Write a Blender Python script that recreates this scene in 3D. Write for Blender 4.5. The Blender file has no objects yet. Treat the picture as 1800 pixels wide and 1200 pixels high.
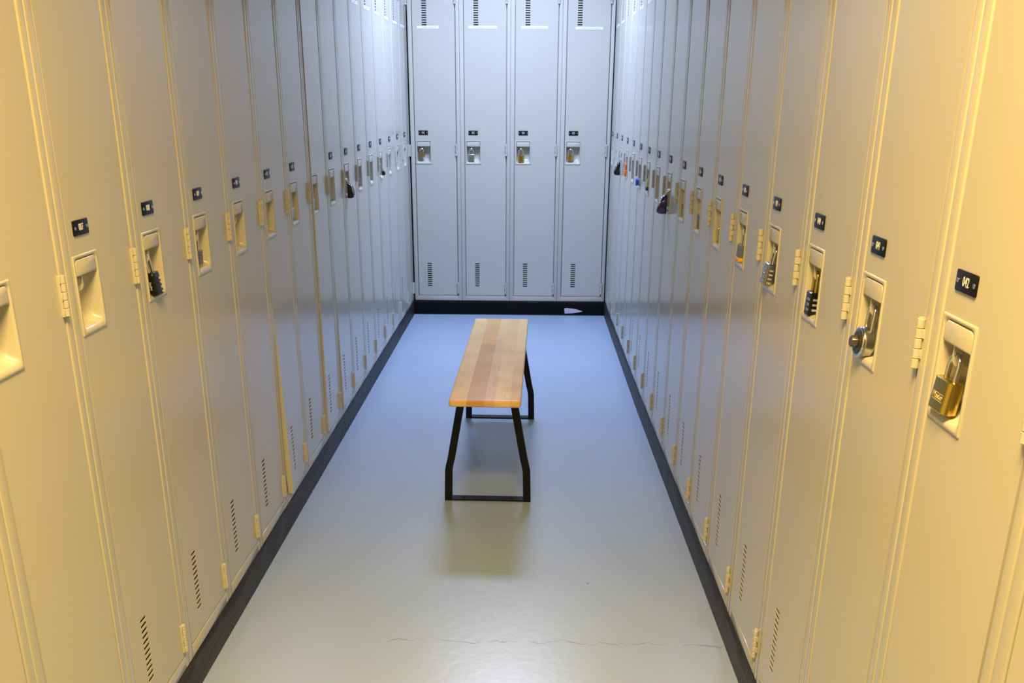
import bpy, bmesh, math, random
from mathutils import Vector, Matrix
random.seed(7)
S = bpy.context.scene
COL = S.collection
PI = math.pi

# ------------------------------------------------------------------ helpers
def link(name, me, parent=None, mat=None):
    o = bpy.data.objects.new(name, me)
    COL.objects.link(o)
    if parent: o.parent = parent
    if mat is not None and me is not None and not me.materials:
        for m in (mat if isinstance(mat, (list, tuple)) else [mat]): me.materials.append(m)
    return o

def mesh(name, bm, mats, smooth=35):
    bmesh.ops.recalc_face_normals(bm, faces=bm.faces[:])
    me = bpy.data.meshes.new(name)
    if smooth:
        for f in bm.faces: f.smooth = True
        lim = math.radians(smooth)
        for e in bm.edges:
            if len(e.link_faces) == 2:
                e.smooth = e.calc_face_angle(0) < lim
            else:
                e.smooth = False
    bm.to_mesh(me); bm.free()
    for m in (mats if isinstance(mats, (list, tuple)) else [mats]): me.materials.append(m)
    return me

def tag(o, label, cat, group=None):
    o['label'] = label; o['category'] = cat
    if group: o['group'] = group
    return o

def struct(o):
    o['kind'] = 'structure'; return o

def empty(name, loc, rot=(0, 0, 0), parent=None):
    o = bpy.data.objects.new(name, None)
    o.empty_display_size = 0.02
    COL.objects.link(o); o.location = loc; o.rotation_euler = rot
    if parent: o.parent = parent
    return o

def box(bm, x0, x1, y0, y1, z0, z1, r=0.0, seg=2, mi=0):
    """box added to bm, all edges rounded by r"""
    g = bmesh.ops.create_cube(bm, size=1.0)
    vs = g['verts']
    for v in vs:
        v.co = Vector((x0 + (v.co.x + .5) * (x1 - x0), y0 + (v.co.y + .5) * (y1 - y0), z0 + (v.co.z + .5) * (z1 - z0)))
    fs = set(f for v in vs for f in v.link_faces)
    for f in fs: f.material_index = mi
    if r > 0:
        es = list(set(e for v in vs for e in v.link_edges))
        res = bmesh.ops.bevel(bm, geom=es, offset=r, segments=seg, profile=.5, affect='EDGES')
        for f in res['faces']: f.material_index = mi

def rrect(x0, x1, z0, z1, r, n=6):
    """rounded-rectangle loop, counter-clockwise in x,z"""
    r = max(min(r, (x1 - x0) / 2 - 1e-5, (z1 - z0) / 2 - 1e-5), 1e-5)
    pts = []
    for cx, cz, a0 in ((x1 - r, z1 - r, 0), (x0 + r, z1 - r, 90), (x0 + r, z0 + r, 180), (x1 - r, z0 + r, 270)):
        for i in range(n + 1):
            a = math.radians(a0 + 90 * i / n)
            pts.append((cx + r * math.cos(a), cz + r * math.sin(a)))
    return pts

def loft(bm, loops, cap0=True, cap1=True, mi=0, closed=True):
    rows = [[bm.verts.new(p) for p in L] for L in loops]
    n = len(rows[0])
    for a, b in zip(rows, rows[1:]):
        for i in range(n if closed else n - 1):
            f = bm.faces.new((a[i], a[(i + 1) % n], b[(i + 1) % n], b[i])); f.material_index = mi
    if cap0: bm.faces.new(rows[0][::-1]).material_index = mi
    if cap1: bm.faces.new(rows[-1]).material_index = mi
    return rows

def slab_xz(bm, pts, y0, y1, r=0.0008, mi=0):
    """plate with outline pts (x,z) between y0 (front) and y1, softened front rim"""
    cx = sum(p[0] for p in pts) / len(pts); cz = sum(p[1] for p in pts) / len(pts)
    w = max(p[0] for p in pts) - cx; h = max(p[1] for p in pts) - cz
    def ins(d): return [((p[0] - cx) * (1 - d / w) + cx, (p[1] - cz) * (1 - d / h) + cz) for p in pts]
    Ls = [[(x, y0, z) for x, z in ins(r)], [(x, y0 + r * .35, z) for x, z in ins(r * .3)], [(x, y0 + r, z) for x, z in pts], [(x, y1, z) for x, z in pts]]
    loft(bm, Ls, mi=mi)

def tube(bm, path, rad, n=12, mi=0, closed=False):
    P = [Vector(p) for p in path]
    rings = []
    up = None
    for i, p in enumerate(P):
        t = (P[min(i + 1, len(P) - 1)] - P[max(i - 1, 0)]).normalized()
        if up is None:
            up = Vector((0, 1, 0)) if abs(t.y) < .9 else Vector((1, 0, 0))
        s = t.cross(up).normalized(); up = s.cross(t).normalized()
        rings.append([tuple(p + rad * (math.cos(2 * PI * k / n) * s + math.sin(2 * PI * k / n) * up)) for k in range(n)])
    loft(bm, rings, mi=mi)

def cyl(bm, c, axis, rad, length, n=24, bev=0.0, mi=0, rad2=None):
    """cylinder from c along axis, chamfered rims"""
    a = Vector(axis).normalized()
    s = a.orthogonal().normalized(); u = a.cross(s)
    c = Vector(c); rad2 = rad if rad2 is None else rad2
    prof = [(0, rad - bev), (bev, rad), (length - bev, rad2), (length, rad2 - bev)] if bev > 0 else [(0, rad), (length, rad2)]
    loft(bm, [[tuple(c + a * d + r * (math.cos(2 * PI * k / n) * s + math.sin(2 * PI * k / n) * u)) for k in range(n)] for d, r in prof], mi=mi)

def grid_plate(bm, xs, zs, holes, y0, y1, mi=0, hollow=None):
    """plate x,z with rectangular holes; front y0, back y1"""
    xs = sorted(set(round(x, 5) for x in xs)); zs = sorted(set(round(z, 5) for z in zs))
    def solid(i, j):
        if i < 0 or j < 0 or i >= len(xs) - 1 or j >= len(zs) - 1: return False
        cx = (xs[i] + xs[i + 1]) / 2; cz = (zs[j] + zs[j + 1]) / 2
        return not any(h[0] < cx < h[1] and h[2] < cz < h[3] for h in holes)
    V = {}
    def v(i, j, k):
        if (i, j, k) not in V: V[(i, j, k)] = bm.verts.new((xs[i], (y0, y1, hollow)[k], zs[j]))
        return V[(i, j, k)]
    for i in range(len(xs) - 1):
        for j in range(len(zs) - 1):
            if not solid(i, j): continue
            bm.faces.new((v(i, j, 0), v(i + 1, j, 0), v(i + 1, j + 1, 0), v(i, j + 1, 0)))
            if not hollow: bm.faces.new((v(i, j, 1), v(i, j + 1, 1), v(i + 1, j + 1, 1), v(i + 1, j, 1)))
            for di, dj, a, b in ((-1, 0, (i, j + 1), (i, j)), (1, 0, (i + 1, j), (i + 1, j + 1)), (0, -1, (i, j), (i + 1, j)), (0, 1, (i + 1, j + 1), (i, j + 1))):
                if not solid(i + di, j + dj):
                    if hollow and not (0 <= i + di < len(xs) - 1 and 0 <= j + dj < len(zs) - 1):
                        bm.faces.new((v(*a, 0), v(*b, 0), v(*b, 2), v(*a, 2)))
                    else:
                        bm.faces.new((v(*a, 0), v(*b, 0), v(*b, 1), v(*a, 1)))

def text_mesh(name, body, size, mat, sx=1.0, extrude=0.0003):
    """lettering in the local x,z plane, facing -y, centred on the origin"""
    c = bpy.data.curves.new(name, 'FONT')
    c.body = body; c.size = size; c.align_x = 'CENTER'; c.align_y = 'CENTER'; c.extrude = extrude; c.resolution_u = 2
    t = bpy.data.objects.new(name, c); COL.objects.link(t)
    bpy.context.view_layer.update()
    me = bpy.data.meshes.new_from_object(t.evaluated_get(bpy.context.evaluated_depsgraph_get()))
    bpy.data.objects.remove(t); bpy.data.curves.remove(c)
    me.transform(Matrix.Rotation(PI / 2, 4, 'X') @ Matrix.Diagonal((sx, 1, 1, 1)))
    me.materials.clear(); me.materials.append(mat); me.name = name
    return me

# ------------------------------------------------------------------ materials
def mat(name, col, rough=.4, metal=0.0, spec=.5, noise=None, bump=None, coat=0.0):
    m = bpy.data.materials.new(name); m.use_nodes = True
    nt = m.node_tree; b = nt.nodes['Principled BSDF']
    b.inputs['Base Color'].default_value = (*col, 1); b.inputs['Roughness'].default_value = rough
    b.inputs['Metallic'].default_value = metal; b.inputs['Specular IOR Level'].default_value = spec
    b.inputs['Coat Weight'].default_value = coat
    tc = nt.nodes.new('ShaderNodeTexCoord')
    if noise:                                   # (scale, amount)
        n = nt.nodes.new('ShaderNodeTexNoise'); n.inputs['Scale'].default_value = noise[0]; n.inputs['Detail'].default_value = 4
        nt.links.new(tc.outputs['Object'], n.inputs['Vector'])
        mx = nt.nodes.new('ShaderNodeMix'); mx.data_type = 'RGBA'
        mx.inputs[6].default_value = (*[c * (1 - noise[1]) for c in col], 1); mx.inputs[7].default_value = (*[min(1, c * (1 + noise[1])) for c in col], 1)
        nt.links.new(n.outputs['Fac'], mx.inputs[0]); nt.links.new(mx.outputs[2], b.inputs['Base Color'])
    if bump:                                    # (scale, strength)
        n2 = nt.nodes.new('ShaderNodeTexNoise'); n2.inputs['Scale'].default_value = bump[0]; n2.inputs['Detail'].default_value = 3
        nt.links.new(tc.outputs['Object'], n2.inputs['Vector'])
        bp = nt.nodes.new('ShaderNodeBump'); bp.inputs['Strength'].default_value = bump[1]; bp.inputs['Distance'].default_value = .001
        nt.links.new(n2.outputs['Fac'], bp.inputs['Height']); nt.links.new(bp.outputs['Normal'], b.inputs['Normal'])
    return m

PAINT = mat('beige_enamel', (.510, .505, .442), .18, 0, .42, noise=(3, .02), bump=(160, .02))
SHADEIN = mat('slot_shade', (.012, .011, .010), .8, 0, .2)  # shade behind the vent slots, given as a near-black colour
PLATE = mat('black_plate', (.006, .006, .007), .4, 0, .25)
WHITE = mat('white_engraving', (.78, .83, .95), .5)
SCREW = mat('nickel_screw', (.75, .72, .68), .25, 1)
STRIPW = mat('label_tape', (.86, .87, .90), .45)
INK = mat('blue_ink', (.10, .16, .50), .6)
CHROME = mat('chrome', (.80, .79, .78), .12, 1)
STEEL = mat('brushed_steel', (.42, .43, .45), .32, 1, noise=(60, .15))
BRASS = mat('brass', (.68, .52, .12), .24, 1, noise=(40, .08))
OLDBRASS = mat('aged_brass', (.36, .26, .14), .42, 1, noise=(50, .25))
BLACKP = mat('black_plastic', (.007, .007, .008), .22, 0, .4)
PURPLE = mat('purple_lacquer', (.035, .015, .14), .15, .3, .6, coat=.6)
BLUEP = mat('blue_plastic', (.02, .11, .60), .3)
ORANGE = mat('orange_plastic', (.85, .22, .04), .35)
YELLOWP = mat('amber_plastic', (.85, .42, .02), .35)
GREYP = mat('slate_plastic', (.12, .15, .19), .4)
BLACKM = mat('black_steel', (.003, .003, .0035), .45, 0, .25, bump=(300, .1))
WALLP = mat('wall_paint', (.42, .40, .34), .7, bump=(80, .1))
CEILP = mat('ceiling_white', (.46, .46, .44), .8)

def floor_material():
    m = bpy.data.materials.new('painted_concrete'); m.use_nodes = True
    nt = m.node_tree; N = nt.nodes; L = nt.links; b = N['Principled BSDF']
    tc = N.new('ShaderNodeTexCoord')
    n = N.new('ShaderNodeTexNoise'); n.inputs['Scale'].default_value = 2.2; n.inputs['Detail'].default_value = 5
    L.new(tc.outputs['Object'], n.inputs['Vector'])
    cr = N.new('ShaderNodeValToRGB'); cr.color_ramp.elements[0].position = .3; cr.color_ramp.elements[1].position = .75
    cr.color_ramp.elements[0].color = (*FLOOR_A, 1); cr.color_ramp.elements[1].color = (*FLOOR_B, 1)
    L.new(n.outputs['Fac'], cr.inputs['Fac'])
    # hairline crack across the aisle
    sp = N.new('ShaderNodeSeparateXYZ'); L.new(tc.outputs['Object'], sp.inputs[0])
    def math_(op, a, bb, clamp=False):
        x = N.new('ShaderNodeMath'); x.operation = op; x.use_clamp = clamp
        for i, q in enumerate((a, bb)):
            if q is None: continue
            if isinstance(q, (int, float)): x.inputs[i].default_value = q
            else: L.new(q, x.inputs[i])
        return x.outputs[0]
    wob = N.new('ShaderNodeTexNoise'); wob.noise_dimensions = '1D'; wob.inputs['Scale'].default_value = 9; wob.inputs['Detail'].default_value = 6; wob.inputs['Roughness'].default_value = .6
    L.new(sp.outputs['X'], wob.inputs['W'])
    off = math_('MULTIPLY', math_('SUBTRACT', wob.outputs['Fac'], .5), .07)
    d = math_('ABSOLUTE', math_('SUBTRACT', math_('ADD', sp.outputs['Y'], 3.972), off), None)
    brk = N.new('ShaderNodeTexNoise'); brk.noise_dimensions = '1D'; brk.inputs['Scale'].default_value = 11
    L.new(sp.outputs['X'], brk.inputs['W'])
    wid = math_('MULTIPLY', math_('SUBTRACT', brk.outputs['Fac'], .33, True), .009)
    crack = math_('LESS_THAN', d, wid)
    rng = math_('MULTIPLY', math_('GREATER_THAN', sp.outputs['X'], .40), math_('LESS_THAN', sp.outputs['X'], 1.27))
    crack = math_('MULTIPLY', math_('MULTIPLY', crack, rng), .45)
    # specks of dirt
    vo = N.new('ShaderNodeTexVoronoi'); vo.inputs['Scale'].default_value = 5.5; L.new(tc.outputs['Object'], vo.inputs['Vector'])
    vs = N.new('ShaderNodeSeparateColor'); L.new(vo.outputs['Color'], vs.inputs[0])
    speck = math_('MULTIPLY', math_('LESS_THAN', vo.outputs['Distance'], .022), math_('LESS_THAN', vs.outputs[0], .22))
    fac = math_('MAXIMUM', crack, math_('MULTIPLY', speck, .7))
    mx = N.new('ShaderNodeMix'); mx.data_type = 'RGBA'; L.new(fac, mx.inputs[0]); L.new(cr.outputs['Color'], mx.inputs[6]); mx.inputs[7].default_value = (.07, .065, .06, 1)
    L.new(mx.outputs[2], b.inputs['Base Color'])
    b.inputs['Roughness'].default_value = FLOOR_R; b.inputs['Specular IOR Level'].default_value = FLOOR_S
    bn = N.new('ShaderNodeTexNoise'); bn.inputs['Scale'].default_value = 38; bn.inputs['Detail'].default_value = 4; L.new(tc.outputs['Object'], bn.inputs['Vector'])
    bp = N.new('ShaderNodeBump'); bp.inputs['Strength'].default_value = .18; bp.inputs['Distance'].default_value = .002
    L.new(bn.outputs['Fac'], bp.inputs['Height']); L.new(bp.outputs['Normal'], b.inputs['Normal'])
    return m
FLOOR_A = (.302, .402, .545); FLOOR_B = (.330, .432, .572); FLOOR_R = .30; FLOOR_S = .70
FLOORM = floor_material()

def curb_material():
    m = mat('black_painted_timber', (.012, .012, .013), .5, 0, .35)
    nt = m.node_tree; N = nt.nodes; L = nt.links; b = N['Principled BSDF']; tc = N['Texture Coordinate'] if 'Texture Coordinate' in N else N.new('ShaderNodeTexCoord')
    mp = N.new('ShaderNodeMapping'); mp.inputs['Scale'].default_value = (45, 3.5, 45); L.new(tc.outputs['Object'], mp.inputs[0])
    n = N.new('ShaderNodeTexNoise'); n.inputs['Scale'].default_value = 1; n.inputs['Detail'].default_value = 6; n.inputs['Distortion'].default_value = 1.2; L.new(mp.outputs[0], n.inputs['Vector'])
    cr = N.new('ShaderNodeValToRGB'); cr.color_ramp.elements[0].position = .35; cr.color_ramp.elements[1].position = .8
    cr.color_ramp.elements[0].color = (.006, .006, .007, 1); cr.color_ramp.elements[1].color = (.045, .043, .039, 1)
    L.new(n.outputs['Fac'], cr.inputs['Fac']); L.new(cr.outputs['Color'], b.inputs['Base Color'])
    bp = N.new('ShaderNodeBump'); bp.inputs['Strength'].default_value = .6; bp.inputs['Distance'].default_value = .003
    L.new(n.outputs['Fac'], bp.inputs['Height']); L.new(bp.outputs['Normal'], b.inputs['Normal'])
    return m
CURB = curb_material()

def wood_material():
    """edge-glued maple strips running along local y; local x spans -.5W...5W"""
    m = bpy.data.materials.new('maple_strips'); m.use_nodes = True
    nt = m.node_tree; N = nt.nodes; L = nt.links; b = N['Principled BSDF']
    tc = N.new('ShaderNodeTexCoord'); sp = N.new('ShaderNodeSeparateXYZ'); L.new(tc.outputs['Object'], sp.inputs[0])
    mr = N.new('ShaderNodeMapRange'); mr.inputs[1].default_value = -BW / 2; mr.inputs[2].default_value = BW / 2; L.new(sp.outputs['X'], mr.inputs[0])
    def ramp(cols):
        r = N.new('ShaderNodeValToRGB'); r.color_ramp.interpolation = 'CONSTANT'
        e = r.color_ramp.elements
        while len(e) < len(cols): e.new(.5)
        for k, (p, c) in enumerate(cols): e[k].position = p; e[k].color = (*c, 1)
        L.new(mr.outputs[0], r.inputs['Fac']); return r
    A = ramp([(0, (.84, .565, .245)), (.245, (.66, .37, .135)), (.495, (.76, .49, .225)), (.635, (.86, .60, .26)), (.84, (.80, .525, .24))])
    B = ramp([(0, (.86, .60, .275)), (.215, (.76, .45, .155)), (.49, (.83, .56, .24)), (.62, (.81, .53, .24)), (.84, (.87, .61, .27))])
    # staggered butt joints: each strip changes board at its own y
    J = ramp([(0, (.95,) * 3), (.245, (.62,) * 3), (.495, (.70,) * 3), (.635, (.35,) * 3), (.84, (.52,) * 3)])
    my = N.new('ShaderNodeMapRange'); my.inputs[1].default_value = -BL / 2; my.inputs[2].default_value = BL / 2; L.new(sp.outputs['Y'], my.inputs[0])
    gt = N.new('ShaderNodeMath'); gt.operation = 'GREATER_THAN'; L.new(my.outputs[0], gt.inputs[0]); L.new(J.outputs['Color'], gt.inputs[1])
    mx = N.new('ShaderNodeMix'); mx.data_type = 'RGBA'; L.new(gt.outputs[0], mx.inputs[0]); L.new(A.outputs['Color'], mx.inputs[6]); L.new(B.outputs['Color'], mx.inputs[7])
    mp = N.new('ShaderNodeMapping'); mp.inputs['Scale'].default_value = (26, 3.2, 26); L.new(tc.outputs['Object'], mp.inputs[0])
    ofs = N.new('ShaderNodeVectorMath'); ofs.operation = 'ADD'; L.new(mp.outputs[0], ofs.inputs[0]); L.new(J.outputs['Color'], ofs.inputs[1])
    wv = N.new('ShaderNodeTexNoise'); wv.inputs['Scale'].default_value = 1.3; wv.inputs['Detail'].default_value = 5; wv.inputs['Distortion'].default_value = 2.2; L.new(ofs.outputs[0], wv.inputs['Vector'])
    gr = N.new('ShaderNodeMath'); gr.operation = 'MULTIPLY'; gr.inputs[1].default_value = 9; L.new(wv.outputs['Fac'], gr.inputs[0])
    fr = N.new('ShaderNodeMath'); fr.operation = 'PINGPONG'; fr.inputs[1].default_value = .5; L.new(gr.outputs[0], fr.inputs[0])
    rr = N.new('ShaderNodeMapRange'); rr.inputs[1].default_value = 0; rr.inputs[2].default_value = .5; rr.inputs[3].default_value = .90; rr.inputs[4].default_value = 1.05; L.new(fr.outputs[0], rr.inputs[0])
    bl = N.new('ShaderNodeTexNoise'); bl.inputs['Scale'].default_value = 7; bl.inputs['Detail'].default_value = 2; L.new(tc.outputs['Object'], bl.inputs['Vector'])
    rb = N.new('ShaderNodeMapRange'); rb.inputs[1].default_value = .3; rb.inputs[2].default_value = .7; rb.inputs[3].default_value = .88; rb.inputs[4].default_value = 1.08; L.new(bl.outputs['Fac'], rb.inputs[0])
    ml = N.new('ShaderNodeMath'); ml.operation = 'MULTIPLY'; L.new(rr.outputs[0], ml.inputs[0]); L.new(rb.outputs[0], ml.inputs[1])
    hs = N.new('ShaderNodeHueSaturation'); L.new(ml.outputs[0], hs.inputs['Value']); L.new(mx.outputs[2], hs.inputs['Color'])
    L.new(hs.outputs['Color'], b.inputs['Base Color'])
    b.inputs['Roughness'].default_value = .38; b.inputs['Specular IOR Level'].default_value = .3
    return m
BW, BL = .2327, 1.2123
WOOD = wood_material()

# ------------------------------------------------------------------ place
P = .3045                       # locker pitch
ZB = .090                       # top of the black plinth
ZT = 1.92                       # top of the lockers
DEP = .38                       # locker depth
def XL(y): return .00504 * y
RX = [(.1, 1.2290), (0, 1.2290), (-.6, 1.2330), (-1.2, 1.2375), (-2.0, 1.2445), (-5.6, 1.2138 + .01535 * 5.6)]
def XR(y):
    for (a, xa), (b, xb) in zip(RX, RX[1:]):
        if y >= b: return xa + (xb - xa) * (a - y) / (a - b)
    return RX[-1][1]
def plane(name, co, m):
    me = bpy.data.meshes.new(name); me.from_pydata(co, [], [(0, 1, 2, 3)]); me.materials.append(m)
    return struct(link(name, me))
X0, X1, Y0, Y1, ZC = -.42, 1.75, -8.6, .42, 2.62
def roombox(name, a, m):
    bm = bmesh.new(); box(bm, *a); return struct(link(name, mesh(name, bm, m, 0)))
roombox('floor', (X0 - .1, X1 + .1, Y0 - .1, Y1 + .1, -.1, 0), FLOORM)
roombox('ceiling', (X0 - .1, X1 + .1, Y0 - .1, Y1 + .1, ZC, ZC + .1), CEILP)
roombox('wall_left', (X0 - .1, X0, Y0, Y1, 0, ZC), WALLP)
roombox('wall_right', (X1, X1 + .1, Y0, Y1, 0, ZC), WALLP)
roombox('wall_back', (X0 - .1, X1 + .1, Y1, Y1 + .1, 0, ZC), WALLP)
roombox('wall_front', (X0 - .1, X1 + .1, Y0 - .1, Y0, 0, ZC), WALLP)

# black plinths under the rows
def plinth(name, a, b, back, jogs=(), via=None):
    """front face runs a->b (x,y); back is the offset to the rear face"""
    rnd = random.Random(name)
    A, B, K = Vector((*a, 0)), Vector((*b, 0)), Vector((*back, 0))
    nrm = -K.normalized(); n = max(2, int((B - A).length / .04))
    prof = []
    for i in range(n + 1):
        p = A.lerp(B, i / n)
        if via: p.x = via(p.y)
        out = .0035 + rnd.uniform(-.0012, .0012); dz = rnd.uniform(-.004, 0)
        for t, o in jogs:
            if i / n > t: out += o
        prof.append([tuple(p + K), tuple(p + nrm * .0035), tuple(p + nrm * (out + rnd.uniform(-.0005, .0005)) + Vector((0, 0, .045))),
                     tuple(p + nrm * out + Vector((0, 0, ZB - .010 + dz))), tuple(p + nrm * (out - .005) + Vector((0, 0, ZB - .002 + dz * .6))), tuple(p + K * .05 + Vector((0, 0, ZB - .001))), tuple(p + K + Vector((0, 0, ZB - .001)))])
    bm = bmesh.new(); loft(bm, prof)
    return struct(link(name, mesh(name, bm, CURB, 30)))
YE_L, YE_R = -5.152, -5.478
plinth('baseboard_left', (XL(YE_L), YE_L), (XL(0), .0), (-DEP + .01, 0), jogs=((.337, -.003),))
plinth('baseboard_right', (XR(YE_R), YE_R), (XR(0), 0), (DEP - .01, 0), via=XR)
CURB = mat('black_vinyl', (.0025, .0025, .003), .5, 0, .15)
pb = plinth('baseboard_back', (XL(0), 0), (XR(0), 0), (0, DEP - .01))
# bare patch where the black paint has chipped off
bm = bmesh.new()
pts = [(1.0, .0), (1.0, .034), (1.006, .040), (1.02, .040), (1.075, .033), (1.118, .020), (1.10, .014), (1.06, .008), (1.02, .005), (1.005, .004)]
pts = [(x - .03, z + .008) for x, z in pts[1:]]
loft(bm, [[(x, -.0062, z) for x, z in pts], [(x, -.0030, z) for x, z in pts]])
link('paint_chip', mesh('paint_chip', bm, mat('bare_primer', (.55, .57, .62), .6), 0), pb)

# ------------------------------------------------------------------ locker masters
DX0, DX1, DZ0, DZ1 = .0292, .2775, .1245 - ZB, 1.886 - ZB     # door, z from locker base
def zz(z): return z - ZB
# body: face frame + carcass
bm = bmesh.new()
W_ = P - .0008
box(bm, .0008, .0250, 0, .020, 0, ZT - ZB, .0028, 3)
box(bm, .2825, W_, 0, .020, 0, ZT - ZB, .0028, 3)
box(bm, .0240, .2835, .0004, .020, .0005, DZ0 - .0035, .0018, 2)
box(bm, .0240, .2835, .0004, .020, DZ1 + .0035, ZT - ZB - .0005, .0018, 2)
box(bm, .0200, .0345, .0165, .0195, .01, ZT - ZB - .01)          # door stops
box(bm, .2735, .2875, .0165, .0195, .01, ZT - ZB - .01)
box(bm, .0300, .2780, .0165, .0195, DZ0 - .012, DZ0 + .006)
box(bm, .0300, .2780, .0165, .0195, DZ1 - .006, DZ1 + .012)
for a in ((.0008, .0020, .019, DEP, 0, ZT - ZB), (W_ - .0012, W_, .019, DEP, 0, ZT - ZB), (.002, W_ - .001, DEP - .0015, DEP, 0, ZT - ZB),
          (.002, W_ - .001, .019, DEP, 0, .0015), (.002, W_ - .001, .019, DEP, ZT - ZB - .0015, ZT - ZB)):
    box(bm, *a, mi=0)
BODY = mesh('locker_body', bm, PAINT)
# door with louvre slots and an opening for the recessed handle
VX0, VX1 = .0855, .1135
slots = [(VX0, VX1, zz(.1815) + i * .01275, zz(.1815) + i * .01275 + .0066) for i in range(12)] + \
        [(VX0, VX1, zz(1.7085) + i * .01275, zz(1.7085) + i * .01275 + .0066) for i in range(12)]
HOLE = (.0365, .1225, zz(.9345), zz(1.0645))
def door_mesh(name, lift=None):
    bm = bmesh.new()
    xs = [DX0, DX1, VX0, VX1, HOLE[0], HOLE[1], .2]
    zs = [DZ0, DZ1, HOLE[2], HOLE[3]] + [s[2] for s in slots] + [s[3] for s in slots] + [.32, .42, .52, .62, .72, 1.1, 1.2, 1.3, 1.4, 1.5]
    grid_plate(bm, xs, zs, slots + [HOLE], .0010, .0026, hollow=.0185)
    eps = 1e-5
    def outer(p): return abs(p.x - DX0) < eps or abs(p.x - DX1) < eps or abs(p.z - DZ0) < eps or abs(p.z - DZ1) < eps
    es = []
    for e in bm.edges:
        a, b = e.verts[0].co, e.verts[1].co
        if abs(a.y - .001) < eps and abs(b.y - .001) < eps and outer(a) and outer(b) and len(e.link_faces) == 2 and e.calc_face_angle(0) > 1: es.append(e)
    bmesh.ops.bevel(bm, geom=es, offset=.0024, segments=3, profile=.5, affect='EDGES')
    for z in (.1815, 1.7085): box(bm, VX0 - .024, VX1 + .024, .0048, .0062, zz(z) - .006, zz(z) + .154, 0, mi=1)   # dark plates added behind the slots, standing in for interior shade
    if lift:                                     # door sprung outwards along its latch edge
        lo, hi, ztop = lift
        for v in bm.verts:
            t = max(0.0, 1 - v.co.z / ztop)
            v.co.y -= (hi * t + lo) * max(0, (DX1 - v.co.x) / (DX1 - DX0))
    return mesh(name, bm, [PAINT, SHADEIN], 40)
DOOR = door_mesh('locker_door')
SPRUNG = {11: door_mesh('locker_door_sprung', (0.0, .020, .66)), 13: door_mesh('locker_door_ajar', (.003, .006, 1.2)), 14: door_mesh('locker_door_loose', (0, .009, .6))}
# recessed handle pan
bm = bmesh.new()
def L_(x0, x1, z0, z1, r, y): return [(x, y, z) for x, z in rrect(x0, x1, zz(z0), zz(z1), r, 6)]
loft(bm, [L_(.0320, .1270, .9300, 1.0690, .0012, .0016), L_(.0320, .1270, .9300, 1.0690, .0012, -.0002), L_(.0328, .1262, .9308, 1.0682, .0016, -.0011),
          L_(.0360, .1230, .9350, 1.0655, .0085, -.0012), L_(.0382, .1208, .9395, 1.0630, .0100, .0006), L_(.0392, .1198, .9420, 1.0625, .0105, .0034),
          L_(.0400, .1190, .9450, 1.0620, .0110, .0150), L_(.0420, .1170, .9530, 1.0600, .0120, .0260), L_(.0460, .1130, .9600, 1.0560, .0120, .0310), L_(.0520, .1070, .9680, 1.0500, .0120, .0320)], cap0=False)
PAN = mesh('handle_pan', bm, PAINT, 60)
bm = bmesh.new()
fl = [p for p in rrect(.0402, .1188, zz(1.0340), zz(1.0612), .0085, 6)]
fl = [(x, z) if z > zz(1.048) else (max(.0402, min(.1188, .0402 if x < .0795 else .1188)), zz(1.0340)) for x, z in fl]
o2 = []
for q in fl:
    if not o2 or (abs(q[0] - o2[-1][0]) + abs(q[1] - o2[-1][1])) > 1e-6: o2.append(q)
slab_xz(bm, o2, -.0004, .0040, .0012)
FLAP = mesh('lift_flap', bm, PAINT, 50)
# staple the padlock goes through: plate standing out of the pan, with a hole
HX, HY, HZ = .0665, .0105, zz(1.0210)
bm = bmesh.new()
n = 24; outl = []
for i in range(n):
    a = 2 * PI * i / n
    c, s = math.cos(a), math.sin(a); k = 1 / max(abs(c), abs(s)); k = min(k, 1.18)
    outl.append((HY + .0075 + .0140 * c * k, HZ + .0035 + .0190 * s * k))
inn = [(HY + .0052 * math.cos(2 * PI * i / n), HZ + .0052 * math.sin(2 * PI * i / n)) for i in range(n)]
r0 = [bm.verts.new((HX - .0014, y, z)) for y, z in outl]; r1 = [bm.verts.new((HX - .0014, y, z)) for y, z in inn]
r2 = [bm.verts.new((HX + .0014, y, z)) for y, z in outl]; r3 = [bm.verts.new((HX + .0014, y, z)) for y, z in inn]
for i in range(n):
    j = (i + 1) % n
    for a, b in ((r0, r1), (r1, r3), (r3, r2), (r2, r0)): bm.faces.new((a[i], a[j], b[j], b[i]))
STAPLE = mesh('latch_staple', bm, PAINT, 40)
# hinge: five knuckles, tabs to frame and door in turn, pin head
def hinge_mesh():
    bm = bmesh.new()
    hx, hy, hl, kn = .2808, -.0036, .0690, 5
    for k in range(kn):
        z0 = k * hl / kn
        cyl(bm, (hx, hy, z0 + .0003), (0, 0, 1), .0054, hl / kn - .0006, 16, .0008)
        if k % 2 == 0: box(bm, hx - .0088, hx, -.0046, .0012, z0 + .0002, z0 + hl / kn - .0002, .0005, 1)
        else: box(bm, hx, hx + .0080, -.0022, .0010, z0 + .0006, z0 + hl / kn - .0006, .0005, 1)
    box(bm, hx - .0089, hx - .0081, -.0036, .0012, 0, hl, .0004, 1)
    cyl(bm, (hx, hy, -.0008), (0, 0, 1), .0030, hl + .0016, 12)
    return mesh('hinge', bm, PAINT, 40)
HINGE = hinge_mesh()
HINGE_Z = (zz(.1370), zz(.9790), zz(1.8220))
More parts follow.
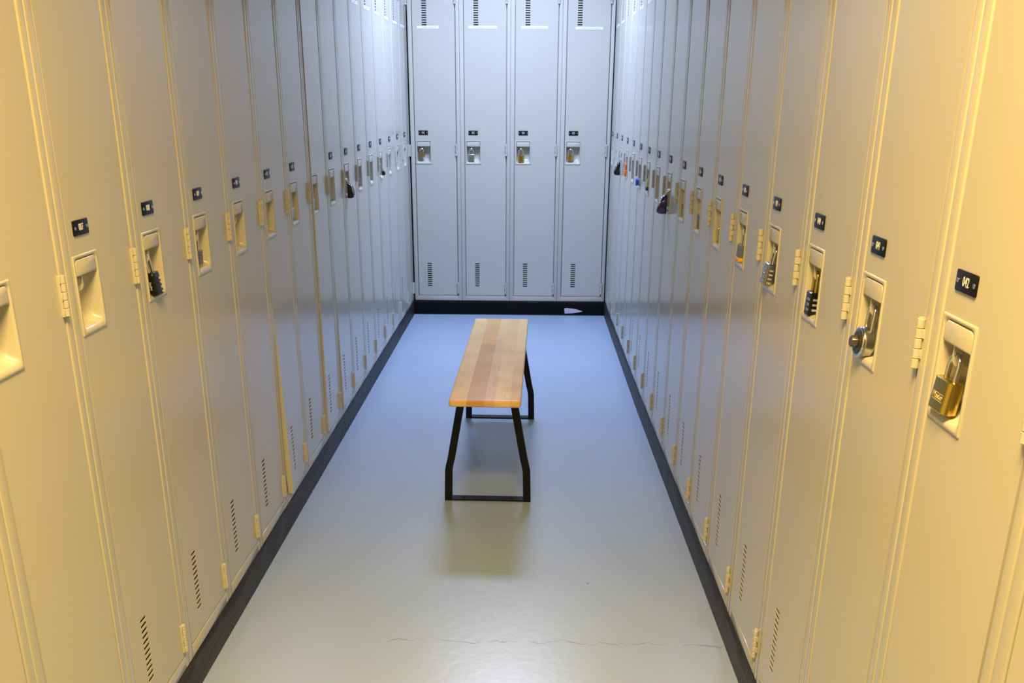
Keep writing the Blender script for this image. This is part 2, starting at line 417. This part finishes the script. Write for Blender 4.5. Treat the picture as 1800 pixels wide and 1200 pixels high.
# number plate
bm = bmesh.new(); slab_xz(bm, rrect(.0505, .1075, zz(1.1005), zz(1.1265), .0022, 3), -.0012, .0012, .0005)
NPLATE = mesh('number_plate', bm, PLATE, 40)
bm = bmesh.new()
cyl(bm, (0, 0, 0), (0, -1, 0), .0031, .0009, 14, .0003); box(bm, -.0022, .0022, -.0010, -.0006, -.0003, .0003, 0)
SCREWM = mesh('screw', bm, SCREW, 40)
DIGITS = {}
def number_mesh(k):
    return text_mesh('number', '%03d' % k, .0170, WHITE, .70)
# adhesive name strips
def strip_mesh(x0, x1, tilt=0.0):
    bm = bmesh.new(); box(bm, -(x1 - x0) / 2, (x1 - x0) / 2, -.0006, .0002, -.0066, .0066, 0)
    return mesh('name_strip', bm, STRIPW, 0)
bm = bmesh.new()
rnd = random.Random(3); x = -.052
while x < .05:
    w = rnd.uniform(.004, .010)
    if rnd.random() > .15: box(bm, x, x + w, -.00085, -.0005, -.0016, .0018, 0)
    x += w + .0022
SCRAWL = mesh('faint_writing', bm, mat('faded_ink', (.38, .43, .62), .6), 0)

NAMES = {22: ('NEIL SIMON', .058, .184, 1.6990, 0, .078), 23: ('ROBERT LIPMAN', .0547, .2228, 1.6990, 0, .118), 24: ('PETER LAMBROS', .0607, .217, 1.6978, 0, .118), 25: ('MIKE MAHONEY', .0741, .2335, 1.6942, -.3, .112)}
STRIPS = [15, 16, 17, 18, 19, 20, 21, 26, 27, 29, 30, 31, 32]

def place(o, loc, ang):
    o.location = loc; o.rotation_euler = (0, 0, ang)

LOCK = {}
def locker(k, loc, ang, label, group, zoff=0.0):
    t = empty('locker', (loc[0], loc[1], ZB + zoff), (0, 0, ang)); tag(t, label, 'locker', group)
    LOCK[k] = (t, Vector((loc[0], loc[1], ZB + zoff)), ang)
    link('body', BODY, t)
    link('door', SPRUNG.get(k, DOOR), t)
    pan = link('recessed_handle', PAN, t)
    link('lift_flap', FLAP, pan)
    link('latch_staple', STAPLE, pan)
    for z in HINGE_Z: link('hinge', HINGE, t).location = (0, 0, z)
    npl = link('number_plate', NPLATE, t)
    for x in (.0565, .1015): link('screw', SCREWM, npl).location = (x, -.0011, zz(1.1135))
    link('number', number_mesh(k), npl).location = (.0790, -.0013, zz(1.1135))
    if k in NAMES:
        tx, x0, x1, z, tilt, w = NAMES[k]
        st = link('name_strip', strip_mesh(x0, x1), t); st.location = ((x0 + x1) / 2, .0006, zz(z)); st.rotation_euler = (0, math.radians(-tilt), 0)
        me = text_mesh('lettering', tx, .0078, INK, 1, .0001); d = me.vertices; xs = [v.co.x for v in d]
        me.transform(Matrix.Diagonal((w / (max(xs) - min(xs)), 1, 1, 1)))
        link('lettering', me, st).location = (.010, -.0007, 0)
    elif k in STRIPS:
        st = link('name_strip', strip_mesh(.060, .205), t); st.location = (.1325, .0006, zz(1.6990))
        link('faint_writing', SCRAWL, st)
    return t

ORD = {1: 'first', 2: 'second', 3: 'third', 4: 'fourth', 5: 'fifth', 6: 'sixth', 7: 'seventh', 8: 'eighth', 9: 'ninth', 10: 'tenth', 11: 'eleventh', 12: 'twelfth', 13: 'thirteenth', 14: 'fourteenth', 15: 'fifteenth', 16: 'sixteenth', 17: 'seventeenth', 18: 'eighteenth'}
def nth(n): return ORD[n]
HANG_L = {8: 'a black four-dial combination padlock', 9: 'a bronze-coloured padlock', 12: 'a grey steel padlock', 13: 'a dull steel padlock', 15: 'a bulging black padlock', 16: 'a small blue-trimmed padlock', 18: 'a small round black padlock'}
HANG_R = {42: 'a shiny brass padlock', 41: 'a chrome dial padlock', 40: 'a black brass-shackled combination padlock', 39: 'a silver combination padlock', 38: 'a grey padlock with an amber band', 37: 'a brass padlock seen edge-on', 36: 'a slate blue padlock', 35: 'a dark padlock', 34: 'a bulging purple padlock', 32: 'a brass padlock with black foot', 31: 'a blue padlock', 29: 'an orange padlock', 28: 'a bulging black padlock'}
HANG_B = {22: 'a small brown brass padlock', 23: 'a grey steel padlock', 24: 'a square brass padlock', 25: 'a tilted brass padlock'}
LY21, RY26 = -.2024 - .079, -.079 + .079
for k in range(5, 22):
    y = LY21 - (21 - k) * .30394
    y2 = y + P
    ang = math.atan2(y2 - y, XL(y2) - XL(y))
    far = 22 - k
    s = 'sprung-open bottom corner, ' if k == 11 else 'door slightly ajar, ' if k == 13 else ''
    hang = ('hung with ' + HANG_L[k]) if k in HANG_L else 'without a padlock'
    if k == 5: lab = 'beige locker cut off by the lower left corner of the photo, nearest of left row'
    elif k == 6: lab = 'beige locker at the left photo edge, handle half cut off, left row'
    elif k == 7: lab = 'beige locker with plate 007 and empty handle, first fully seen on the left'
    else: lab = 'left row locker %s from back corner, %s%s' % (nth(far), s, hang)
    locker(k, (XL(y), y, 0), ang, lab, 'lockers along the left side', -.004)
for k in range(22, 26):
    locker(k, (.0088 + (k - 22) * .3037, 0, 0), 0, 'pale back wall locker, %s from left, hung with %s' % (nth(k - 21), HANG_B[k]), 'lockers on the back wall')
for k in range(26, 44):
    y = RY26 - (k - 26) * .30445
    y2 = y - P
    ang = math.atan2(y2 - y, XR(y2) - XR(y))
    far = k - 25
    hang = ('hung with ' + HANG_R[k]) if k in HANG_R else 'without a padlock'
    if k == 43: lab = 'beige locker cut off by the lower right corner of the photo, nearest of right row'
    elif k in (42, 41): lab = 'beige locker with plate %03d in the right row, hung with %s' % (k, HANG_R[k])
    else: lab = 'right row locker %s from back corner, %s' % (nth(far), hang)
    locker(k, (XR(y), y, 0), ang, lab, 'lockers along the right side')

# ------------------------------------------------------------------ padlocks
# local frame as on the locker: x right, -y out of the door, z up; origin = middle of the staple hole
def hang(k, label, tilt=0.0, swing=0.0, group='padlocks on the lockers', at=None):
    t, loc, ang = LOCK[k]
    M = Matrix.Translation(loc) @ Matrix.Rotation(ang, 4, 'Z') @ Matrix.Translation((HX, HY, HZ)) @ Matrix.Rotation(-tilt, 4, 'X') @ Matrix.Rotation(swing, 4, 'Y')
    o = empty('padlock', (0, 0, 0)); o.matrix_world = M
    return tag(o, label, 'padlock', group)

def shackle(o, gap, drop, r, m, top=.0058):
    """U of wire: top bar passes through the staple hole, legs go down to -drop"""
    bm = bmesh.new(); R = gap / 2
    path = [(-R, 0, -drop)] + [(R * math.cos(PI - PI * i / 14), 0, -R - .0012 + R * math.sin(PI - PI * i / 14)) for i in range(15)] + [(R, 0, -drop)]
    tube(bm, path, r, 12)
    return link('shackle', mesh('shackle', bm, m, 60), o)

def brass_body(o, w, h, th, top, m, name='body', ground=True):
    """oval-section solid body with flat front and back"""
    bm = bmesh.new(); b = .0008
    sec = lambda d: [(x, y) for x, y in rrect(-w / 2 + d, w / 2 - d, -th / 2 + d, th / 2 - d, th * .42, 7)]
    loft(bm, [[(x, y, -top) for x, y in sec(b)], [(x, y, -top - b) for x, y in sec(0)], [(x, y, -top - h + b * 2) for x, y in sec(0)], [(x, y, -top - h) for x, y in sec(b * 2)]])
    return link(name, mesh(name, bm, m, 40), o)

def writing(o, tx, size, m, loc, rot=(0, 0, 0), name='lettering'):
    l = link(name, text_mesh(name, tx, size, m, 1, .00015), o); l.location = loc; l.rotation_euler = rot; return l

T = math.radians
# 042 big brass
def brass_lock(k, label, w=.048, h=.042, th=.021, drop=.031, gap=.026, tilt=10, swing=0, m=None, wr=None, sm=None):
    o = hang(k, label, T(tilt), T(swing))
    shackle(o, gap, drop + .002, .0036, sm or CHROME)
    b = brass_body(o, w, h, th, drop - .001, m or BRASS)
    if wr:
        writing(b, wr, .0105, mat('pale_stamp', (.85, .72, .38), .4, .6), (0, -th / 2 - .0001, -drop - h * .52))
        for z in (.42, .64):
            bm = bmesh.new(); box(bm, -.015, .015, -th / 2 - .0003, -th / 2 + .0002, -drop - h * z - .0003, -drop - h * z + .0003)
            link('stamped_line', mesh('stamped_line', bm, bpy.data.materials['pale_stamp'], 0), b)
    return o
G = None
brass_lock(42, 'large shiny brass padlock on the locker with plate 042, nearest on the right', wr='Master', tilt=7, swing=0, w=.050, drop=.034)
brass_lock(37, 'brass padlock seen edge-on in the right row, just beyond the amber-banded grey one', w=.036, h=.036, th=.016, drop=.036, gap=.022, tilt=-3)
brass_lock(24, 'square bright brass padlock on the third locker of the back wall', w=.038, h=.041, th=.018, drop=.038, gap=.025, tilt=4)
brass_lock(25, 'tilted golden brass padlock on the rightmost locker of the back wall', w=.034, h=.032, th=.017, drop=.036, gap=.026, tilt=4, swing=4)
brass_lock(22, 'small dull brown brass padlock on the leftmost locker of the back wall', w=.036, h=.034, th=.018, drop=.017, gap=.022, tilt=4, m=OLDBRASS)
brass_lock(32, 'slim brass padlock with black foot, next locker nearer than the blue one', w=.034, h=.034, th=.017, drop=.026, gap=.02, tilt=6)

# laminated / box-bodied padlocks
def box_lock(k, label, w, h, th, drop, gap, m, tilt=6, swing=0, lam=False, band=None, sm=None, y=0.0):
    o = hang(k, label, T(tilt), T(swing)); shackle(o, gap, drop + .003, .0034, sm or CHROME)
    bm = bmesh.new()
    if lam:
        n = 9; hh = h / n
        for i in range(n): box(bm, -w / 2, w / 2, -th / 2 + y, th / 2 + y, -drop - (i + 1) * hh + .0003, -drop - i * hh - .0001, .0007, 1)
    else: box(bm, -w / 2, w / 2, -th / 2 + y, th / 2 + y, -drop - h, -drop, .0025, 3)
    b = link('body', mesh('body', bm, m, 40), o)
    if band:
        z0, z1, bmat, nm = band; bm = bmesh.new()
        box(bm, -w / 2 - .0012, w / 2 + .0012, -th / 2 - .0012 + y, th / 2 + .0012 + y, -drop - h * z1, -drop - h * z0, .0012, 2)
        link(nm, mesh(nm, bm, bmat, 40), o)
    return o
box_lock(9, 'bronze-coloured laminated padlock on the left row, next locker beyond the black combination padlock', .036, .032, .017, .037, .024, OLDBRASS, lam=True, tilt=-2)
box_lock(12, 'grey steel padlock with bright shackle tip, fourth locker beyond the black combination one on left', .036, .036, .015, .036, .024, STEEL, tilt=0)
box_lock(13, 'dull steel padlock in the slightly ajar left locker, second nearer than the bulging black one', .036, .036, .015, .036, .024, STEEL, tilt=0)
box_lock(16, 'small padlock with blue band on the left, just beyond the bulging black padlock', .030, .030, .014, .036, .02, STEEL, tilt=-3, band=(.0, .3, BLUEP, 'blue_sleeve'))
box_lock(23, 'grey square steel padlock on the second locker of the back wall', .036, .038, .018, .032, .024, STEEL, tilt=4)
box_lock(38, 'grey padlock with an amber band on the right, just beyond the silver combination one', .038, .038, .019, .037, .024, GREYP, tilt=3, band=(.82, 1.06, YELLOWP, 'amber_band'))
box_lock(36, 'slate blue padlock in the right row, second nearer than the bulging purple one', .034, .038, .016, .034, .022, mat('slate_blue', (.06, .10, .15), .35), tilt=-2)
box_lock(35, 'dark thin padlock in the right row, just nearer than the bulging purple one', .032, .038, .015, .034, .020, BLACKP, tilt=-3)
b32 = None

# combination padlocks with number wheels on the face
def combo_lock(k, label, w, h, th, drop, gap, m, rows, wheel, sm, side=1, tilt=8, swing=0, taper=0.0, text=None, digits=True, y=0.0, side_digits=False):
    o = hang(k, label, T(tilt), T(swing)); shackle(o, gap, drop + .003, .0034, sm)
    bm = bmesh.new(); b = .0018
    def sec(d, s=1): return rrect((-w / 2 + d) * s, (w / 2 - d) * s, -th / 2 + d + y, th / 2 - d + y, .003, 4)
    ch = .008
    loft(bm, [[(x, yy, -drop) for x, yy in sec(b, 1 - taper)], [(x, yy, -drop - b) for x, yy in sec(0, 1 - taper)], [(x, yy, -drop - ch) for x, yy in sec(0)],
              [(x, yy, -drop - h + b) for x, yy in sec(0)], [(x, yy, -drop - h) for x, yy in sec(b)]])
    body = link('body', mesh('body', bm, m, 40), o)
    wx = w * .16 * side
    for i in range(rows):
        z = -drop - h * (.30 + .60 * i / (rows - 1) * (rows / 4.2))
        bm = bmesh.new()
        cyl(bm, (wx, -th / 2 + .0035 + y, z - .0022), (0, 0, 1), .0062, .0044, 18, .0006)
        cyl(bm, (w / 2 * side - .0035 * side, y, z - .0022), (0, 0, 1), .0058, .0044, 18, .0006)
        wh = link('number_wheel', mesh('number_wheel', bm, wheel, 40), body)
        if digits: writing(wh, '%d%d%d' % (random.randint(1, 9), random.randint(0, 9), random.randint(0, 9)), .0056, WHITE, *(((w / 2 * side + .0025 * side, y, z), (0, 0, PI / 2 * side)) if side_digits else ((wx, -th / 2 - .0029 + y, z),)), name='digits')
    if text: writing(body, text, .0058, WHITE, (-w / 2 - .0001, y, -drop - h * .55), (0, PI / 2, -PI / 2))
    return o
WHEELB = mat('black_wheel', (.02, .02, .022), .3); WHEELS = mat('bright_wheel', (.62, .58, .50), .25, 1)
combo_lock(8, 'black four-wheel combination padlock on the left, on the locker just beyond plate 007', .036, .048, .020, .036, .022, BLACKP, 4, WHEELB, CHROME, 1, 9, 0, .12, 'Dudley')
combo_lock(40, 'black three-wheel combination padlock on a brass shackle, third padlock from the right', .032, .044, .018, .037, .020, BLACKP, 3, WHEELS, BRASS, 1, 3, side_digits=True)
combo_lock(39, 'silver four-wheel combination padlock in the right row, beyond the black combination one', .036, .046, .020, .035, .022, STEEL, 4, WHEELS, CHROME, 1, 11, side_digits=True)

# 041 round dial padlock
o = hang(41, 'round chrome dial padlock on the locker with plate 041, beside the big brass one', T(5))
shackle(o, .026, .040, .0036, CHROME)
bm = bmesh.new(); cz = -.059
cyl(bm, (0, .0070, cz), (0, -1, 0), .0245, .018, 40, .003)
link('body', mesh('body', bm, STEEL, 40), o)
bm = bmesh.new(); cyl(bm, (0, -0.0105, cz), (0, -1, 0), .0238, .0030, 40, .0012)
link('face_rim', mesh('face_rim', bm, CHROME, 40), o)
bm = bmesh.new(); cyl(bm, (0, -0.0133, cz), (0, -1, 0), .0195, .0016, 40, .0006, rad2=.0170)
dl = link('dial', mesh('dial', bm, mat('dark_dial', (.05, .05, .055), .3, .4), 40), o)
bm = bmesh.new()
for i in range(20):
    a = 2 * PI * i / 20
    ca, sa = math.cos(a), math.sin(a)
    vs = [bm.verts.new((ca * r - sa * s, -.01455 - .0003 * (18 - r * 1000) * .1, cz + sa * r + ca * s)) for r, s in ((.0145, -.0004), (.0168, -.0004), (.0168, .0004), (.0145, .0004))]
    bm.faces.new(vs)
link('dial_marks', mesh('dial_marks', bm, WHITE, 0), dl)
bm = bmesh.new(); cyl(bm, (0, -0.0145, cz), (0, -1, 0), .0092, .0105, 24, .0012, rad2=.0085)
for i in range(18):
    a = 2 * PI * i / 18
    tube(bm, [(.0088 * math.cos(a), -.0155, cz + .0088 * math.sin(a)), (.0083 * math.cos(a), -.0240, cz + .0083 * math.sin(a))], .0008, 5)
link('knob', mesh('knob', bm, mat('dark_knob', (.16, .15, .14), .35, .8), 40), o)

# bulging domed padlocks that hang outside the handle recess
SLANT = ((0, .30, .20), (.04, .55, .34), (.14, .78, .50), (.30, .93, .68), (.50, 1, .85), (.70, 1, .97), (.83, .97, 1.0), (.93, .87, .91), (1.0, .64, .64))
DOME = ((0, .30, .16), (.04, .55, .36), (.14, .78, .58), (.30, .93, .80), (.50, 1, .95), (.66, 1, 1.0), (.84, .96, .99), (.95, .86, .90), (1.0, .64, .66))
def domed_lock(k, label, m, h, w, dep, rim=True, tilt=0, zt=-.032, prof=SLANT):
    o = hang(k, label, 0)
    def depth(t):
        for (a, _, p), (b, _, q) in zip(prof, prof[1:]):
            if t <= b: return p + (q - p) * (t - a) / (b - a)
        return prof[-1][2]
    y0 = -HY - .0035                              # flat back just clear of the door
    # shackle leans out of the recess to the body
    bm = bmesh.new(); R = .012
    path = []
    for i in range(15):
        a = PI - PI * i / 14; path.append((R * math.cos(a), 0.0, -R - .0012 + R * math.sin(a)))
    path = [(-R, y0 - dep * .30, zt - .006), (-R, -.008, -.016)] + path + [(R, -.008, -.016), (R, y0 - dep * .30, zt - .006)]
    tube(bm, path, .0024, 10); link('shackle', mesh('shackle', bm, STEEL, 60), o)
    # body: teardrop in profile (thin at the top), rounded square from the front
    bm = bmesh.new(); n = 12; loops = []
    for t, wd, dp in (*prof,):
        ww, dd, z = w / 2 * wd, dep * dp, zt - h * t
        loops.append([(x, y, z) for x, y in rrect(-ww, ww, y0 - dd, y0, min(dd, ww) * .42, 6)])
    loft(bm, loops); link('body', mesh('body', bm, m, 60), o)
    if rim:                                       # bright rim round the slanted face
        bm = bmesh.new(); pts = []
        for i in range(33):
            a = 2 * PI * i / 32
            t = .50 - .38 * math.cos(a); x = w * .40 * math.sin(a)
            pts.append((x, y0 - dep * depth(t) * (1 - .10 * abs(math.sin(a))) - .0002, zt - h * t))
        tube(bm, pts, .0016, 8); link('face_rim', mesh('face_rim', bm, CHROME, 60), o)
    return o
domed_lock(34, 'bulging purple padlock with chrome rim, hanging out from a right row locker', PURPLE, .068, .054, .037)
domed_lock(15, 'bulging glossy black padlock sticking out from the left row', BLACKP, .060, .046, .026, prof=DOME)
domed_lock(28, 'bulging black padlock on the right, third locker from the back corner', BLACKP, .068, .050, .033)
domed_lock(18, 'small round black padlock on the left, three lockers beyond the bulging black one', BLACKP, .027, .026, .018, rim=False, zt=-.042, prof=DOME)

# small colourful padlocks far down the right row
def small_round(k, label, m, r, th):
    o = hang(k, label, T(0)); shackle(o, .020, .046, .0032, CHROME)
    bm = bmesh.new(); cyl(bm, (0, -.002, -.062), (0, -1, 0), r, th, 28, .003); link('body', mesh('body', bm, STEEL, 40), o)
    bm = bmesh.new(); cyl(bm, (0, -.002 - th, -.062), (0, -1, 0), r * .95, .012, 28, .002); link('face_cover', mesh('face_cover', bm, m, 40), o)
    return o
small_round(31, 'round bright blue padlock on the right, two lockers nearer than the orange one', BLUEP, .0165, .012)
o = hang(29, 'narrow orange padlock on the right, fourth locker from the back corner', T(3))
shackle(o, .022, .030, .0032, CHROME)
bm = bmesh.new(); box(bm, -.018, .018, -.017, -.003, -.082, -.052, .004, 3); link('body', mesh('body', bm, ORANGE, 40), o)
bm = bmesh.new(); box(bm, -.015, .015, -.016, -.004, -.054, -.022, .003, 3); link('shackle_sleeve', mesh('shackle_sleeve', bm, ORANGE, 40), o)
# black foot of the padlock on locker 032
for o in [x for x in bpy.data.objects if x.get('label', '').startswith('slim brass padlock with black foot')]:
    bm = bmesh.new(); box(bm, -.018, .018, -.0095, .0095, -.071, -.058, .002, 2); link('black_foot', mesh('black_foot', bm, BLACKP, 40), o)

# ------------------------------------------------------------------ bench
BX, BY, BA, BZ = .6235, -2.5892, -.013, .4109
bench = tag(empty('bench', (BX, BY, 0), (0, 0, BA)), 'wooden locker room bench with black steel legs in the middle of the aisle', 'bench')
bm = bmesh.new(); t = .0235; loops = []
for dz, d in ((0, .0045), (.0012, .0018), (.0035, .0004), (.006, 0), (t - .006, 0), (t - .003, .0008), (t - .001, .0022), (t, .0050)):
    loops.append([(x, y, -dz) for x, y in rrect(-BW / 2 + d, BW / 2 - d, -BL / 2 + d, BL / 2 - d, .010, 5)])
loft(bm, loops)
seat = link('seat', mesh('seat', bm, WOOD, 40), bench); seat.location = (0, 0, BZ)
FW, FY, LB = .2995, .4577, .026
def leg(side, y):
    bm = bmesh.new(); prof = []
    s = side
    # outer edge of the bar: (x, z)
    out = [(FW / 2, 0), (FW / 2, .012), (FW / 2 - .0025, .112), (FW / 2 - .0045, .125), (FW / 2 - .0075, .139), (FW / 2 - .0115, .155), (FW / 2 - .0515, BZ - t - .004)]
    for x, z in out:
        prof.append([(s * x, y - .006, z), (s * x, y + .006, z), (s * (x - LB), y + .006, z), (s * (x - LB), y - .006, z)])
    loft(bm, prof)
    es = [e for e in bm.edges if e.is_manifold and e.calc_face_angle(0) > .9]
    bmesh.ops.bevel(bm, geom=es, offset=.001, segments=1, affect='EDGES')
    return mesh('leg', bm, BLACKM, 30)
for y in (-FY, FY):
    for s in (-1, 1): link('leg', leg(s, y), bench)
    bm = bmesh.new(); box(bm, -FW / 2 + .024, FW / 2 - .024, y - .006, y + .030, .0005, .0065, .001, 1)
    fb = link('foot_bar', mesh('foot_bar', bm, BLACKM, 30), bench)
    bm = bmesh.new()
    for x in (-.085, .085): cyl(bm, (x, y + .014, .0060), (0, 0, 1), .0045, .0022, 10, .0006)
    link('bolt', mesh('bolt', bm, BLACKM, 30), fb)
    bm = bmesh.new(); box(bm, -FW / 2 + .034, FW / 2 - .034, y - .020, y + .020, BZ - t - .006, BZ - t - .0002, .001, 1)
    link('seat_plate', mesh('seat_plate', bm, BLACKM, 30), bench)

# ------------------------------------------------------------------ lamps
def fixture(x, y, w, l, label, col, power, spread=PI, glow=2.0):
    t = tag(empty('ceiling_light', (x, y, ZC - .06)), label, 'ceiling light')
    bm = bmesh.new()
    box(bm, -w / 2 - .03, w / 2 + .03, -l / 2 - .03, l / 2 + .03, .045, .0595, .003, 1)
    for a in ((-w / 2 - .03, -w / 2, -l / 2 - .03, l / 2 + .03), (w / 2, w / 2 + .03, -l / 2 - .03, l / 2 + .03), (-w / 2, w / 2, -l / 2 - .03, -l / 2), (-w / 2, w / 2, l / 2, l / 2 + .03)):
        box(bm, *a, 0, .05, .002, 1)
    link('housing', mesh('housing', bm, mat('white_enamel', (.8, .8, .8), .4), 40), t)
    bm = bmesh.new(); box(bm, -w / 2 + .001, w / 2 - .001, -l / 2 + .001, l / 2 - .001, .012, .018)
    m = bpy.data.materials.new('lamp_diffuser'); m.use_nodes = True; b = m.node_tree.nodes['Principled BSDF']
    b.inputs['Emission Color'].default_value = (*col, 1); b.inputs['Emission Strength'].default_value = glow
    link('diffuser', mesh('diffuser', bm, m, 0), t)
    L = bpy.data.lights.new('lamp', 'AREA'); L.shape = 'RECTANGLE'; L.size = w; L.size_y = l; L.color = col; L.energy = power; L.spread = spread
    lo = bpy.data.objects.new('lamp', L); COL.objects.link(lo); lo.location = (x, y, ZC - .055)
    return t
COOL = (.545, .655, 1.0); WARM = (1.0, .635, .205)
fixture(.62, -.95, .62, .36, 'cool white ceiling light above the far end of the aisle', COOL, 57, spread=math.radians(150))
fixture(.66, -5.65, .62, .62, 'warm ceiling light above the near end of the aisle', WARM, 91, spread=math.radians(138))

w = bpy.data.worlds.new('world'); S.world = w; w.use_nodes = True
w.node_tree.nodes['Background'].inputs[0].default_value = (.8, .85, 1, 1); w.node_tree.nodes['Background'].inputs[1].default_value = .0

# ------------------------------------------------------------------ camera
cd = bpy.data.cameras.new('camera'); cam = bpy.data.objects.new('camera', cd); COL.objects.link(cam)
r = Vector((.9994482, .0331200, .0025122)); u = Vector((-.0140385, .3526620, .9356455)); f = Vector((-.0301026, .9351645, -.3529324))
M = Matrix.Identity(4)
for i in range(3):
    M[i][0] = r[i]; M[i][1] = u[i]; M[i][2] = -f[i]
M.translation = Vector((.762957, -6.132372, 1.324552))
cam.matrix_world = M
cd.sensor_fit = 'HORIZONTAL'; cd.sensor_width = 36; cd.lens = 1687.0437 / 1800 * 36
cd.shift_x = 19.397 / 1800; cd.shift_y = 204.537 / 1800; cd.clip_start = .02
S.camera = cam

S.view_settings.view_transform = 'Standard'; S.view_settings.look = 'None'; S.view_settings.gamma = 1
S.view_settings.use_curve_mapping = False; S.view_settings.exposure = 0.0
